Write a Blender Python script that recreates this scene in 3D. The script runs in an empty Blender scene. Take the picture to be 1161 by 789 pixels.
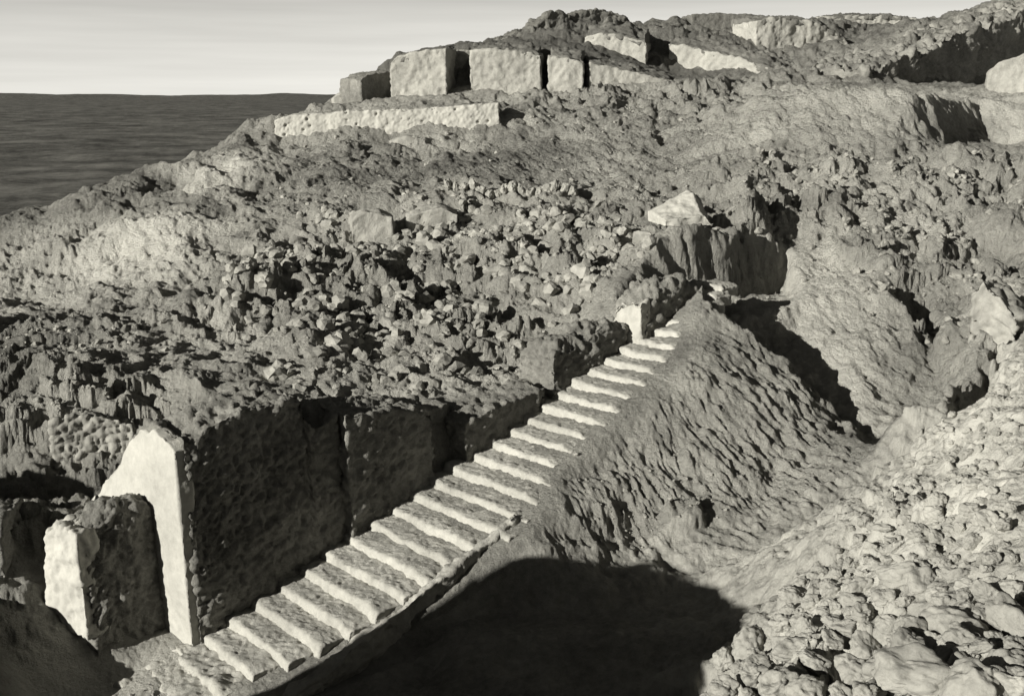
import bpy, math, random
import numpy as np
from mathutils import Vector
from mathutils.geometry import delaunay_2d_cdt

random.seed(7); RNG = np.random.default_rng(11)
SC = bpy.context.scene
COL = SC.collection

# ------------------------------------------------------------------ survey geometry
PITCH = math.radians(12.4); FPX = 1300.0; EYE = 12.0
CP, SP = math.cos(PITCH), math.sin(PITCH)
def at(px, py, Y):
    """world point seen along a sight line at ground distance Y"""
    u = (px-580.5)/FPX; v = (394.5-py)/FPX
    y = CP+v*SP; z = -SP+v*CP; t = Y/y
    return (u*t, Y, EYE+z*t)
TH = math.radians(41.5)
A = np.array([math.cos(TH), math.sin(TH)]); B = np.array([math.sin(TH), -math.cos(TH)])
AW = np.array([math.cos(TH+math.radians(3.0)), math.sin(TH+math.radians(3.0))])
S0 = np.array([-7.23, 24.29])
RISE, TREAD = 0.22, 0.665
def st(al, pe, z=None):
    """stair frame: metres along the flight, metres to its right"""
    p = S0+A*al+B*pe
    return (float(p[0]), float(p[1])) if z is None else (float(p[0]), float(p[1]), z)

# ------------------------------------------------------------------ noise
def _h(ix, iy, iz, s):
    n = (ix.astype(np.int64)*374761393+iy.astype(np.int64)*668265263+iz.astype(np.int64)*2147483647+s*974634777) & 0xFFFFFFFF
    n = ((n ^ (n >> 13))*1274126177) & 0xFFFFFFFF
    n = ((n ^ (n >> 16))*2246822519) & 0xFFFFFFFF
    return ((n ^ (n >> 15)) & 0xFFFFFF)/float(0xFFFFFF)
def vnoise(x, y, z=None, s=0):
    ix = np.floor(x); iy = np.floor(y); fx = x-ix; fy = y-iy
    fx = fx*fx*fx*(fx*(fx*6-15)+10); fy = fy*fy*fy*(fy*(fy*6-15)+10)
    if z is None:
        o = np.zeros_like(ix)
        a = _h(ix, iy, o, s); b = _h(ix+1, iy, o, s); c = _h(ix, iy+1, o, s); d = _h(ix+1, iy+1, o, s)
        return ((a*(1-fx)+b*fx)*(1-fy)+(c*(1-fx)+d*fx)*fy)*2-1
    iz = np.floor(z); fz = z-iz; fz = fz*fz*(3-2*fz)
    r = 0
    for k in (0, 1):
        a = _h(ix, iy, iz+k, s); b = _h(ix+1, iy, iz+k, s); c = _h(ix, iy+1, iz+k, s); d = _h(ix+1, iy+1, iz+k, s)
        r = r+((a*(1-fx)+b*fx)*(1-fy)+(c*(1-fx)+d*fx)*fy)*(fz if k else 1-fz)
    return r*2-1
def fbm(x, y, z=None, o=4, s=0, g=0.5):
    r = 0; a = 1.0; f = 1.0; t = 0
    for k in range(o):
        cx, sx = math.cos(k*1.1), math.sin(k*1.1)
        r = r+a*vnoise((x*cx-y*sx)*f+k*7.3, (x*sx+y*cx)*f-k*3.1, None if z is None else z*f+k*5.7, s+k)
        t += a; a *= g; f *= 2.03
    return r/t
def worley(x, y, s=0):
    """distance to nearest and second nearest cell point, and the cell's random value"""
    ix = np.floor(x); iy = np.floor(y)
    f1 = np.full_like(x, 9.0); f2 = np.full_like(x, 9.0); cid = np.zeros_like(x)
    o = np.zeros_like(x)
    for dx in (-1, 0, 1):
        for dy in (-1, 0, 1):
            cx = ix+dx; cy = iy+dy
            px = cx+_h(cx, cy, o, s+1); py = cy+_h(cx, cy, o, s+2)
            d = np.hypot(px-x, py-y); c = _h(cx, cy, o, s+3)
            m = d < f1
            f2 = np.where(m, f1, np.minimum(f2, d)); cid = np.where(m, c, cid); f1 = np.where(m, d, f1)
    return f1, f2, cid
def sstep(a, b, x):
    t = np.clip((x-a)/(b-a), 0, 1); return t*t*(3-2*t)

# ------------------------------------------------------------------ materials
def earth_mat(name, dark, light, scale=1.0, bump=0.5, tone=False, grain=38.0, bumpdist=0.05, ramp=(.34, .68)):
    m = bpy.data.materials.new(name); m.use_nodes = True
    nt = m.node_tree; n = nt.nodes; L = nt.links
    bs = n['Principled BSDF']; bs.inputs['Roughness'].default_value = 0.95
    bs.inputs['Specular IOR Level'].default_value = 0.12
    g = n.new('ShaderNodeNewGeometry')
    def noise(sc, det, rough=0.6):
        t = n.new('ShaderNodeTexNoise'); t.inputs['Scale'].default_value = sc
        t.inputs['Detail'].default_value = det; t.inputs['Roughness'].default_value = rough
        L.new(g.outputs['Position'], t.inputs['Vector']); return t.outputs['Fac']
    def math_(op, a, b):
        q = n.new('ShaderNodeMath'); q.operation = op
        for i, v in enumerate((a, b)):
            if isinstance(v, (int, float)): q.inputs[i].default_value = v
            else: L.new(v, q.inputs[i])
        return q.outputs[0]
    big = noise(0.55*scale, 5); mid = noise(4.5*scale, 6, 0.7); fine = noise(grain*scale, 4, 0.75)
    mix = math_('ADD', math_('MULTIPLY', big, 0.45), math_('ADD', math_('MULTIPLY', mid, 0.35), math_('MULTIPLY', fine, 0.2)))
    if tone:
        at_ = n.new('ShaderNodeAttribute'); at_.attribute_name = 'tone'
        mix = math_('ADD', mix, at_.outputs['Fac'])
    cr = n.new('ShaderNodeValToRGB'); L.new(mix, cr.inputs[0])
    cr.color_ramp.elements[0].position = ramp[0]; cr.color_ramp.elements[1].position = ramp[1]
    tint = lambda v: (v*1.02, v, v*0.90, 1)
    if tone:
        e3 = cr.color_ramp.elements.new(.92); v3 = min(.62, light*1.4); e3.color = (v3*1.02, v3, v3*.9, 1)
    cr.color_ramp.elements[0].color = tint(dark); cr.color_ramp.elements[1].color = tint(light)
    L.new(cr.outputs[0], bs.inputs['Base Color'])
    bp = n.new('ShaderNodeBump'); bp.inputs['Strength'].default_value = bump; bp.inputs['Distance'].default_value = bumpdist
    L.new(math_('ADD', math_('MULTIPLY', noise(7*scale, 8, 0.72), 1.0), math_('MULTIPLY', fine, 0.25)), bp.inputs['Height'])
    L.new(bp.outputs[0], bs.inputs['Normal'])
    return m
M_EARTH = earth_mat('mud_earth', 0.15, 0.50, tone=True, bump=1.0, bumpdist=0.26)
M_COURT = earth_mat('court_soil', 0.13, 0.38, tone=True, bump=0.9, bumpdist=0.08)
M_NEAR = earth_mat('pale_clay', 0.14, 0.40, tone=True, bump=0.8, bumpdist=0.08)
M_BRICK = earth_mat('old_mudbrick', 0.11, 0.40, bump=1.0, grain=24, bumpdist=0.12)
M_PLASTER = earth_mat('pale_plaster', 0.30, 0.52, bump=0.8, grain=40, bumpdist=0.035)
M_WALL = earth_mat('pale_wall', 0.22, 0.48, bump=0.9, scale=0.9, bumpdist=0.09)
M_STEP = earth_mat('worn_step_clay', 0.24, 0.55, bump=1.0, grain=26, scale=1.2)
M_ROCK = earth_mat('clay_lump', 0.16, 0.42, bump=0.6)
M_RUBBLE = earth_mat('rubble_clay', 0.13, 0.42, bump=0.8)
M_DARKTOP_SHADE = earth_mat('debris_and_shade', 0.09, 0.24, bump=1.0, scale=0.7, bumpdist=0.15)  # dark debris tops; also painted shade on skyline walls turned from the sun
M_PLAIN = earth_mat('plain_soil', 0.05, 0.19, scale=0.09, bump=0.25, grain=14, bumpdist=.6, ramp=(.42, .60))

# ------------------------------------------------------------------ mesh helpers
def mesh_np(name, V, Q, mat=None, smooth=True, tone=None):
    """V (n,3), Q (m,4) quads or (m,3) tris"""
    me = bpy.data.meshes.new(name)
    k = Q.shape[1]; m = len(Q)
    me.vertices.add(len(V)); me.vertices.foreach_set('co', np.ascontiguousarray(V, dtype=np.float32).ravel())
    me.loops.add(m*k); me.loops.foreach_set('vertex_index', np.ascontiguousarray(Q, dtype=np.int32).ravel())
    me.polygons.add(m)
    me.polygons.foreach_set('loop_start', np.arange(0, m*k, k, dtype=np.int32))
    me.polygons.foreach_set('loop_total', np.full(m, k, dtype=np.int32))
    me.polygons.foreach_set('use_smooth', np.full(m, smooth, dtype=bool))
    if tone is not None:
        a = me.attributes.new('tone', 'FLOAT', 'POINT'); a.data.foreach_set('value', tone.astype(np.float32))
    me.update(calc_edges=True); me.validate()
    if mat: me.materials.append(mat)
    return me
def link(name, me, parent=None, **props):
    o = bpy.data.objects.new(name, me); COL.objects.link(o)
    if parent is not None: o.parent = parent
    for k, v in props.items():
        if v is not None: o[k] = v
    return o
def thing(name, label, cat, group=None, loc=(0, 0, 0)):
    o = bpy.data.objects.new(name, None); COL.objects.link(o); o.location = loc
    o['label'] = label; o['category'] = cat
    if group: o['group'] = group
    o.empty_display_size = 0.3
    return o
def vnormals(V, Q):
    a = V[Q[:, 2]]-V[Q[:, 0]]; b = V[Q[:, -1]]-V[Q[:, 1]] if Q.shape[1] == 4 else V[Q[:, 1]]-V[Q[:, 0]]
    fn = np.cross(a, b) if Q.shape[1] == 4 else np.cross(b, a)
    N = np.zeros_like(V)
    for j in range(Q.shape[1]):
        for c in range(3): N[:, c] += np.bincount(Q[:, j], weights=fn[:, c], minlength=len(V))
    return N/np.maximum(np.linalg.norm(N, axis=1, keepdims=True), 1e-9)
def lattice(nu, nv, nw):
    """closed box surface; returns u,v,w in 0..1 and outward quads"""
    key = {}; pts = []; quads = []
    def vid(i, j, k):
        q = (i, j, k)
        if q not in key: key[q] = len(pts); pts.append(q)
        return key[q]
    for j in range(nv):
        for i in range(nu):
            quads.append((vid(i, j, 0), vid(i+1, j, 0), vid(i+1, j+1, 0), vid(i, j+1, 0)))
            quads.append((vid(i, j, nw), vid(i, j+1, nw), vid(i+1, j+1, nw), vid(i+1, j, nw)))
    for j in range(nv):
        for k in range(nw):
            quads.append((vid(0, j, k), vid(0, j+1, k), vid(0, j+1, k+1), vid(0, j, k+1)))
            quads.append((vid(nu, j, k), vid(nu, j, k+1), vid(nu, j+1, k+1), vid(nu, j+1, k)))
    for i in range(nu):
        for k in range(nw):
            quads.append((vid(i, 0, k), vid(i, 0, k+1), vid(i+1, 0, k+1), vid(i+1, 0, k)))
            quads.append((vid(i, nv, k), vid(i+1, nv, k), vid(i+1, nv, k+1), vid(i, nv, k+1)))
    p = np.array(pts, float)
    return p[:, 0]/nu, p[:, 1]/nv, p[:, 2]/nw, np.array(quads)
def roughen(V, Q, big=0.1, mid=0.05, fine=0.02, lump=0.0, lump_scale=3.0, seed=0, amp=None, pits=0.0):
    N = vnormals(V, Q)
    x, y, z = V.T
    d = big*fbm(x*0.9, y*0.9, z*0.9, 3, seed)+mid*fbm(x*3.5, y*3.5, z*3.5, 3, seed+9)+fine*fbm(x*12, y*12, z*12, 2, seed+17)
    if lump:
        hx, hy = x*A[0]+y*A[1], x*B[0]+y*B[1]
        f1, f2, c = worley((hx+hy*.6)*lump_scale, z*lump_scale*1.3+hy*.35*lump_scale, seed+3)
        d = d+lump*(np.clip(f2-f1, 0, .35)/.35-.6)
    if pits:
        f1, f2, c = worley(x*2.2+y*.7, z*2.6, seed+4)
        d = d-pits*(1-sstep(.08, .22+.14*(c-.7), f1))*(c > .8)
    if amp is not None: d = d*amp
    return V+N*d[:, None]
def box_from(origin, ax, length, th, base, top, cell=0.08, rough=None, bulge=0.0, seed=0, maxn=(240, 100, 60), back=None):
    """a thick wall: front face from origin along ax, thickness to the left of ax; base/top are functions of metres along (and depth)"""
    ax = np.array(ax, float); ax /= np.linalg.norm(ax); pr = np.array([-ax[1], ax[0]])
    hh = np.max(top(np.linspace(0, length, 9), np.zeros(9))-base(np.linspace(0, length, 9), np.zeros(9)))
    nu = int(min(maxn[0], max(4, length/cell))); nv = int(min(maxn[1], max(4, hh/cell))); nw = int(min(maxn[2], max(3, th/cell)))
    u, v, w, Q = lattice(nu, nv, nw)
    L_ = u*length; W = w*th
    zb = base(L_, W); zt = top(L_, W)
    if bulge:
        W = W+bulge*(1-w)*0+0
    z = zb+(zt-zb)*v
    # weathered batter: the faces lean in a little towards the top
    lean = 0.05*(z-zb)
    W2 = W+lean*(0.5-w)*2
    P_ = np.stack([origin[0]+ax[0]*L_+pr[0]*W2, origin[1]+ax[1]*L_+pr[1]*W2, z], 1)
    if rough: P_ = roughen(P_, Q, seed=seed, **rough)
    return P_, Q

# ------------------------------------------------------------------ terrain survey (TIN)
# rows: point, rubble (0..1), tone (-.3..+.3), streak(0..1)
TP = []; TE = []
def tp(p, r=0.5, t=0.0, s=0.0): TP.append((p[0], p[1], p[2], r, t, s)); return len(TP)-1
def line(*pts, r=0.5, t=0.0, s=0.0):
    ids = [tp(p, r, t, s) for p in pts]
    TE.extend((ids[i], ids[i+1]) for i in range(len(ids)-1))
def many(rows):
    for q in rows:
        tp(at(*q[:3]), *(q[3:]))

# court floor and stair footing
line(st(-3.5, 4.2, -.9), st(-1.5, 4.3, -.5), st(0, 4.35, -.1), st(3, 4.4, .05), st(5.2, 4.7, .5), r=.15, t=-.05)
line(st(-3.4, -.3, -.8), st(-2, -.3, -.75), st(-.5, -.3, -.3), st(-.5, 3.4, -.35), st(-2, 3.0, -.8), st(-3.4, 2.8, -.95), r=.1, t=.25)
line(st(0.2, -.25, -.2), st(4, -.25, 1.1), st(8, -.25, 2.4), st(12, -.25, 3.7), st(15.8, -.25, 4.95), r=.1)
line(st(0.3, 3.3, -.3), st(4, 3.6, 1.0), st(6.6, 4.1, 1.98), st(7.7, 3.7, 2.36), st(8.6, 2.9, 2.68), st(10, 2.65, 3.15), st(12, 2.45, 3.82), st(14, 1.95, 4.5), st(15.6, 1.35, 5.08), r=.05, s=.2)
line(st(6.6, 4.7, 1.75), st(8.3, 4.4, 2.1), st(10, 4.0, 2.45), st(11.5, 3.7, 3.05), st(13, 3.6, 3.55), st(15, 3.4, 4.2), r=.08, t=.05, s=.7)
many([(300, 800, 20.6, .1, -.05), (420, 760, 22.0, .1, -.06), (520, 700, 23.3, .1, -.06), (600, 640, 24.8, .2, -.06), (500, 789, 20.8, .1, -.06), (650, 740, 21.6, .1, -.06),
      (700, 690, 23.8, .15, -.03), (640, 640, 25.1, .3, -.02), (700, 640, 25.6, .3, .0), (760, 640, 25.9, .3, .0), (720, 789, 20.0, .1, -.05), (800, 720, 22.0, .1, -.02),
      (800, 660, 25.0, .15, .05), (850, 640, 25.4, .1, .08), (880, 610, 26.2, .1, .08), (930, 575, 27.2, .15, .05), (990, 525, 28.6, .3, .02), (1035, 490, 29.6, .4, .0)])
# slope right of the stairs: toe line and crest of the spur
line(at(600, 615, 25.3), at(660, 612, 25.9), at(720, 612, 26.6), at(775, 602, 26.9), at(840, 588, 27.1), at(905, 556, 27.8), at(960, 538, 28.2), at(1000, 505, 29.2), r=.12, s=.7)
line(at(790, 350, 34.3), at(830, 365, 34.2), at(880, 398, 33.4), at(920, 442, 31.9), at(950, 490, 30.3), at(975, 522, 29.0), r=.2, t=.05, s=.8)
for q in (st(10, 4.7, 2.05), st(11.5, 5.2, 2.15), st(13, 5.2, 2.75), st(15, 5.0, 3.4), st(14, 6.2, 2.45), st(12.4, 6.2, 1.75)): tp(q, .06, .1, 1.0)
# gully behind the spur (hidden floor), then the bright ridge
line((6.6, 36.2, 4.9), (8.0, 35.2, 3.6), (9.3, 33.6, 2.9), (10.0, 31.4, 2.4), (10.6, 29.8, 2.3), r=.3)
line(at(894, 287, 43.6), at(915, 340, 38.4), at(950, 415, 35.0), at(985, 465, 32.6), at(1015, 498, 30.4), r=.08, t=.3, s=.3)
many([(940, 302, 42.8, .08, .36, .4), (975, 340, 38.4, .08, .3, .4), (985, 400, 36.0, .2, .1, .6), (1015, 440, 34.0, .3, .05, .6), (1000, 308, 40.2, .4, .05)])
line(at(1012, 345, 38.2), at(1030, 400, 36.2), at(1042, 450, 33.6), at(1046, 482, 31.0), r=.4)
line((14.4, 39.5, 4.3), (14.0, 37.0, 3.8), (13.0, 34.0, 3.2), (11.9, 31.2, 2.9), r=.5)
# scarp behind the head of the gully
line(at(640, 408, 35.0), at(662, 372, 35.6), at(700, 318, 37.0), at(745, 278, 39.4), at(790, 246, 40.6), at(830, 262, 41.6), at(868, 275, 43.3), at(890, 282, 44.4), r=.2, t=.05)
line((2.6, 33.9, 4.5), (3.2, 35.2, 4.8), (4.1, 36.5, 5.0), (5.6, 38.3, 5.0), (6.8, 39.9, 5.1), (8.4, 41.0, 4.9), (9.6, 42.4, 4.7), (10.4, 43.2, 4.7), r=.2)
many([(780, 315, 36.6, .6, 0), (800, 330, 35.4, .5, .05)])
# ground just behind the stair-side walls
line(st(1.1, -4.75, 2.3), st(2, -4.4, 3.1), st(4.2, -3.6, 3.7), st(7.8, -2.2, 3.7), st(10.8, -1.2, 3.95), st(12, -.9, 4.0), r=.5, t=.05)
line(st(1.1, -1.2, 4.3), st(4.0, -1.0, 4.3), st(7.6, -.9, 3.6), st(10.9, -.8, 3.7), r=.3)
line(st(1.1, -.5, 3.4), st(4.0, -.5, 3.4), st(7.6, -.5, 3.2), st(10.9, -.5, 3.5), st(14.8, -.5, 4.3), r=.3)
many([(330, 446, 30.0, .3, .05), (450, 452, 31.0, .4, .25), (540, 430, 33.0, .4, .25), (600, 405, 35.0, .6, .05), (380, 420, 32.5, .25, .1), (460, 400, 34.5, .4, .12), (300, 430, 31.6, .3, .0)])
# left foreground: trench, ledge, blocky mass
line(at(-40, 565, 26.6), at(40, 562, 26.5), at(110, 556, 27.0), at(130, 548, 28.3), r=.6, t=0)
line((-17.0, 27.6, 1.5), (-13.0, 27.8, 1.5), (-11.2, 28.3, 1.6), (-9.6, 29.6, 2.0), r=.4, t=-.1)
line(at(-60, 512, 29.2), at(40, 512, 29.3), at(70, 508, 29.4), at(120, 504, 29.7), at(160, 498, 30.2), r=.6, t=.0)
line(at(-60, 478, 29.6), at(55, 474, 29.7), at(64, 468, 29.8), at(140, 466, 30.2), at(170, 470, 30.5), r=1, t=.1)
line(at(50, 452, 30.4), at(60, 412, 30.9), at(100, 408, 31.5), at(140, 412, 32.0), at(190, 425, 31.8), r=.5, t=.05)
line(at(40, 455, 31.0), at(44, 440, 31.6), at(48, 425, 32.4), r=.8, t=-.05)
many([(0, 440, 32, 1, -.1), (-60, 430, 32.5, 1, -.1), (20, 400, 34.5, 1, -.1), (80, 400, 33.5, .4, .05), (200, 400, 34.5, .25, .08), (260, 420, 32.5, .3, .05), (120, 390, 35, .25, 0), (240, 450, 30.5, .3, 0), (180, 500, 29.2, .4, 0)])
# ridge edge with dark drop behind, far left
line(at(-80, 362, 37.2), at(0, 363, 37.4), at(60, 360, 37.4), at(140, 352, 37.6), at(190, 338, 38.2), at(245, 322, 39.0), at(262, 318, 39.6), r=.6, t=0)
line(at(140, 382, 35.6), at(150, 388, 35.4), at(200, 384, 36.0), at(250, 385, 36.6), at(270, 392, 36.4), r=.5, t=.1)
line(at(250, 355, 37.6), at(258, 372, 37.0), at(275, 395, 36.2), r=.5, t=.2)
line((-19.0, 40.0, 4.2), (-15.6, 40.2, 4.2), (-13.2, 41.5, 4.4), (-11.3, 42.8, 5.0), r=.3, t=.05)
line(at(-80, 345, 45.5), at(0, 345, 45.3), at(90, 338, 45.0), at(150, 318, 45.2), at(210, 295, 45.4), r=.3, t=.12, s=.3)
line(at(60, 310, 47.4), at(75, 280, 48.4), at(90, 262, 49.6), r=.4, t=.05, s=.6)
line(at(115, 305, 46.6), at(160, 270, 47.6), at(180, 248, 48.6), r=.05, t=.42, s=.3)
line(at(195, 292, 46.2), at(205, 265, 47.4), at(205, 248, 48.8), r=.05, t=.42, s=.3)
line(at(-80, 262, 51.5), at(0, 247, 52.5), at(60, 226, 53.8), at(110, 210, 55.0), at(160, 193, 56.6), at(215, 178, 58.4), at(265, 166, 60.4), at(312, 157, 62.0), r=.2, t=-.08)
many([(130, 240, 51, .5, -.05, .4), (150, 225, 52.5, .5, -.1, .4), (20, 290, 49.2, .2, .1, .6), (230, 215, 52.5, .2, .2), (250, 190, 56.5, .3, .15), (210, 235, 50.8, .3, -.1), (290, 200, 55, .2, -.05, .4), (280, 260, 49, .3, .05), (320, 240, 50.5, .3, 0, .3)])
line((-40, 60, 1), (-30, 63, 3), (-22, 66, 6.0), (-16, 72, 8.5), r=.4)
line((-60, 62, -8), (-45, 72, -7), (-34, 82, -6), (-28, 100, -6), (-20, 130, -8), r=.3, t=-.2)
line((-30, 40, 3.5), (-32, 46, 4), (-36, 53, 4.0), r=.4)
# rubble in the middle, in broken terraces
line(at(265, 300, 41.8), at(330, 318, 40.6), at(400, 312, 41.2), r=1)
many([(300, 350, 38.8, 1, 0), (360, 370, 37, 1, 0), (420, 360, 38, 1, 0), (480, 345, 39.4, 1, .0), (540, 370, 37.0, 1, 0), (600, 350, 38.6, 1, .03), (640, 330, 39.2, 1, .05), (570, 310, 42.0, 1, 0), (500, 300, 43.0, 1, 0),
      (420, 290, 44.4, 1, 0), (350, 280, 45.4, .9, .05), (620, 290, 43.4, 1, .03), (680, 290, 41.6, .9, .05), (720, 270, 42.6, .8, .08), (700, 250, 46.0, .8, .02)])
line(at(395, 268, 46.4), at(412, 242, 47.6), at(440, 268, 46.6), r=.5, t=.05)
line(at(455, 262, 47.0), at(480, 240, 48.4), at(540, 236, 49.2), at(600, 238, 48.6), r=.7, t=.03)
line(at(470, 254, 48.8), at(490, 226, 49.8), at(540, 222, 50.6), at(610, 222, 50.6), at(650, 220, 51.2), r=.5, t=.05)
many([(340, 230, 51.0, .35, 0, .4), (400, 205, 54.2, .2, -.08, .4), (450, 200, 55.6, .2, -.08, .4), (360, 190, 56.4, .2, -.05, .4), (520, 190, 57, .12, -.1, .6), (600, 192, 57.4, .08, -.1, 1), (640, 170, 60, .08, -.1, 1), (680, 195, 56.6, .08, .06, .8), (740, 190, 57, .2, -.06, .6), (700, 165, 60.4, .08, .03, .8), (560, 175, 59.5, .1, -.12, .6), (760, 225, 50, .8, -.03), (660, 230, 49.5, .6, 0)])
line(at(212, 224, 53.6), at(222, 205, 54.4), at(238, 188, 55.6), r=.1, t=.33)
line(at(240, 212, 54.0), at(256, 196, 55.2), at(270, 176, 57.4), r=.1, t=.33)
many([(205, 222, 54.4, .2, -.1), (280, 215, 53.8, .5, -.05)])
# foot of the terrace wall, its bench, the upper platform
line(at(290, 166, 61.6), at(315, 168, 61.9), at(430, 164, 61.9), at(560, 158, 62.2), at(600, 150, 62.6), r=.15, t=0)
many([(430, 172, 60.4, .6, -.05), (470, 166, 61.0, .7, .1), (520, 166, 61.0, .6, .1), (500, 182, 59.2, .4, -.05)])
line((-12.9, 63.6, 10.7), (-7.6, 63.8, 10.9), (-1.2, 64.0, 11.1), (.6, 65, 11.2), r=.3)
line((-14.4, 64.5, 10.6), (-13.5, 68, 10.6), (-10.8, 73, 11.2), (-9.0, 80, 11.0), r=.3, t=-.05)
def up(px, py, Y, dz, dy):
    a = at(px, py, Y); return (a[0]*(Y+dy)/Y, Y+dy, a[2]+dz)
FOOT = [(378, 116, 71.4), (420, 113, 71.6), (443, 112, 71.7), (506, 108, 71.8), (535, 106, 72.2), (613, 102, 72.3), (660, 99, 72.5), (762, 97, 73)]
line(*[at(*q) for q in FOOT], r=.2, t=.05)
line(*[up(*q, .15, 2.3) for q in FOOT], r=.2, t=-.02)
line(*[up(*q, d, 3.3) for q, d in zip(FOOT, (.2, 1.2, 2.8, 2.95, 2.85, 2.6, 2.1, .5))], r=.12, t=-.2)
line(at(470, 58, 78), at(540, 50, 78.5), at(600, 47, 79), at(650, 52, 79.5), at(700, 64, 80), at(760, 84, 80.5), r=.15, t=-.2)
line(at(560, 49, 87), at(600, 30, 88), at(640, 20, 89), at(665, 34, 89), r=.8, t=-.2)
line(at(662, 42, 84), at(690, 31, 85), at(722, 26, 86), at(760, 32, 86.5), at(820, 46, 86), at(885, 62, 85), r=.5, t=-.08)
line(at(785, 19, 94), at(870, 21, 95), at(920, 24, 93), at(958, 42, 92), at(1035, 26, 103), r=.4, t=-.1)
many([(620, 122, 70, .8, 0), (680, 112, 71, .9, 0), (740, 112, 69, .9, 0), (600, 130, 68.5, .5, -.1), (790, 105, 70, .8, 0), (830, 100, 72, .7, 0), (770, 140, 63.5, .6, -.05, .7), (820, 125, 64, .7, 0, .6)])
line((-6, 98, 8), (4, 102, 12), (14, 106, 13.5), (34, 110, 14), r=.3, t=-.12)
line((-10, 112, -6), (4, 116, -6), (20, 118, -5), (50, 118, -4), (70, 110, -4), r=.3)
line((-14, 84, 4), (-12, 95, 0), r=.3)
# spoil mound on the right with its shaded drop
line(at(850, 166, 56.4), at(862, 140, 57.4), at(890, 110, 58.8), at(935, 100, 59.2), at(1010, 99, 58.8), at(1040, 110, 57.6), at(1058, 112, 59.8), at(1084, 115, 62.2), r=.08, t=.08, s=.9)
line(at(1052, 164, 56.4), at(1076, 164, 58.2), at(1100, 160, 60.4), at(1118, 150, 62.8), r=.1, t=-.05)
line(at(1110, 116, 64.0), at(1130, 140, 62.6), at(1156, 164, 60.8), r=.15, t=.15)
line(at(1150, 170, 59.6), at(1128, 163, 61.6), r=.15, t=0)
line(at(860, 176, 54.8), at(910, 182, 53.8), at(1000, 180, 53.6), at(1060, 176, 54.6), at(1130, 172, 57), r=.5)
many([(950, 140, 56.6, .05, .08, 1), (1010, 140, 56.4, .05, .08, 1), (900, 150, 56.6, .05, .08, 1)])
line((20.5, 66.0, 11.8), (24.0, 66.0, 11.9), (28.5, 65.5, 11.8), (32, 64.5, 11.7), r=.3, t=.12)
many([(1130, 118, 63.6, .2, .18), (1165, 130, 62.4, .2, .15), (1220, 130, 62, .3, 0)])
# rubble on the right below the mound
many([(850, 215, 49.5, 1, 0), (900, 230, 46.5, 1, 0), (850, 250, 43.5, 1, 0), (930, 205, 50, .8, .08), (960, 215, 48.6, .5, .1), (1000, 240, 45.5, .9, 0), (1050, 200, 50.5, .9, .02), (1100, 190, 52.5, .9, .02), (1120, 250, 45.5, 1, 0), (1161, 200, 51, 1, 0), (1230, 200, 51, 1, 0), (960, 265, 42.6, 1, -.05), (1000, 285, 41.0, 1, -.05)])
line(at(1010, 240, 46), at(1035, 262, 44.6), at(1080, 272, 43.8), r=.3, t=.15)
line(at(1015, 292, 41.2), at(1050, 300, 40.8), at(1075, 272, 42.8), at(1090, 290, 41.4), at(1100, 330, 38.6), r=.9)
line((15.2, 42.0, 4.8), (16.6, 41.8, 4.9), (17.2, 43.4, 5.4), r=.4)
many([(1060, 350, 37.0, 1, .02), (1075, 380, 35.2, 1, 0), (1120, 310, 39.8, .5, .15), (1150, 340, 37.4, .6, .1), (1161, 300, 41, 1, 0), (1230, 300, 41, 1, 0), (1115, 355, 36.4, .4, .15)])
# near slope: brow above the gully, then the boulder field
line(at(1100, 378, 33.0), at(1120, 372, 32.4), at(1165, 376, 32.0), at(1240, 380, 31.5), r=.4, t=.12)
line(at(1095, 412, 31.0), at(1080, 425, 30.2), at(1065, 452, 28.6), at(1058, 478, 27.4), at(1035, 508, 26.0), r=.6, t=.12)
line((14.4, 33.0, 3.4), (13.3, 31.2, 3.0), (12.4, 30.0, 2.9), (11.2, 28.4, 2.7), (9.5, 26.8, 2.2), r=.5)
many([(1130, 400, 30.2, .35, .2), (1161, 430, 26.8, .3, .2), (1110, 450, 26.6, .4, .2), (1240, 430, 26, .5, .15), (1120, 500, 23.2, .4, .2), (1060, 530, 23.4, .5, .15), (1161, 520, 21.4, .3, .2), (1250, 520, 21, .6, .15)])
line(at(990, 552, 24.6), at(950, 600, 22.8), at(925, 640, 21.2), at(890, 690, 19.4), at(850, 735, 17.6), at(815, 770, 16.4), at(800, 800, 15.6), r=.5, t=.15)
line(at(1000, 590, 21.6), at(980, 650, 19.0), at(950, 700, 17.2), at(900, 750, 15.6), at(870, 800, 14.2), r=.5, t=.18)
many([(1060, 600, 19.6, .4, .2), (1040, 660, 17.6, .45, .2), (1161, 600, 17.6, .3, .2), (1100, 640, 17.4, .3, .2), (1161, 660, 15.6, .4, .05), (1100, 700, 15.2, .6, .15), (1000, 740, 15.0, .8, .15), (1161, 740, 13.4, .6, .15), (1060, 780, 13.2, .7, .15), (960, 800, 13.6, .7, .15), (1250, 650, 15, .6, .1), (1250, 780, 12.6, .6, .1)])
line(at(1095, 655, 16.9), at(1130, 668, 16.4), at(1165, 668, 16.2), r=.3, t=.1)
line(at(1085, 668, 16.7), at(1120, 690, 15.8), at(1165, 700, 15.4), r=.3, t=0)
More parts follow.
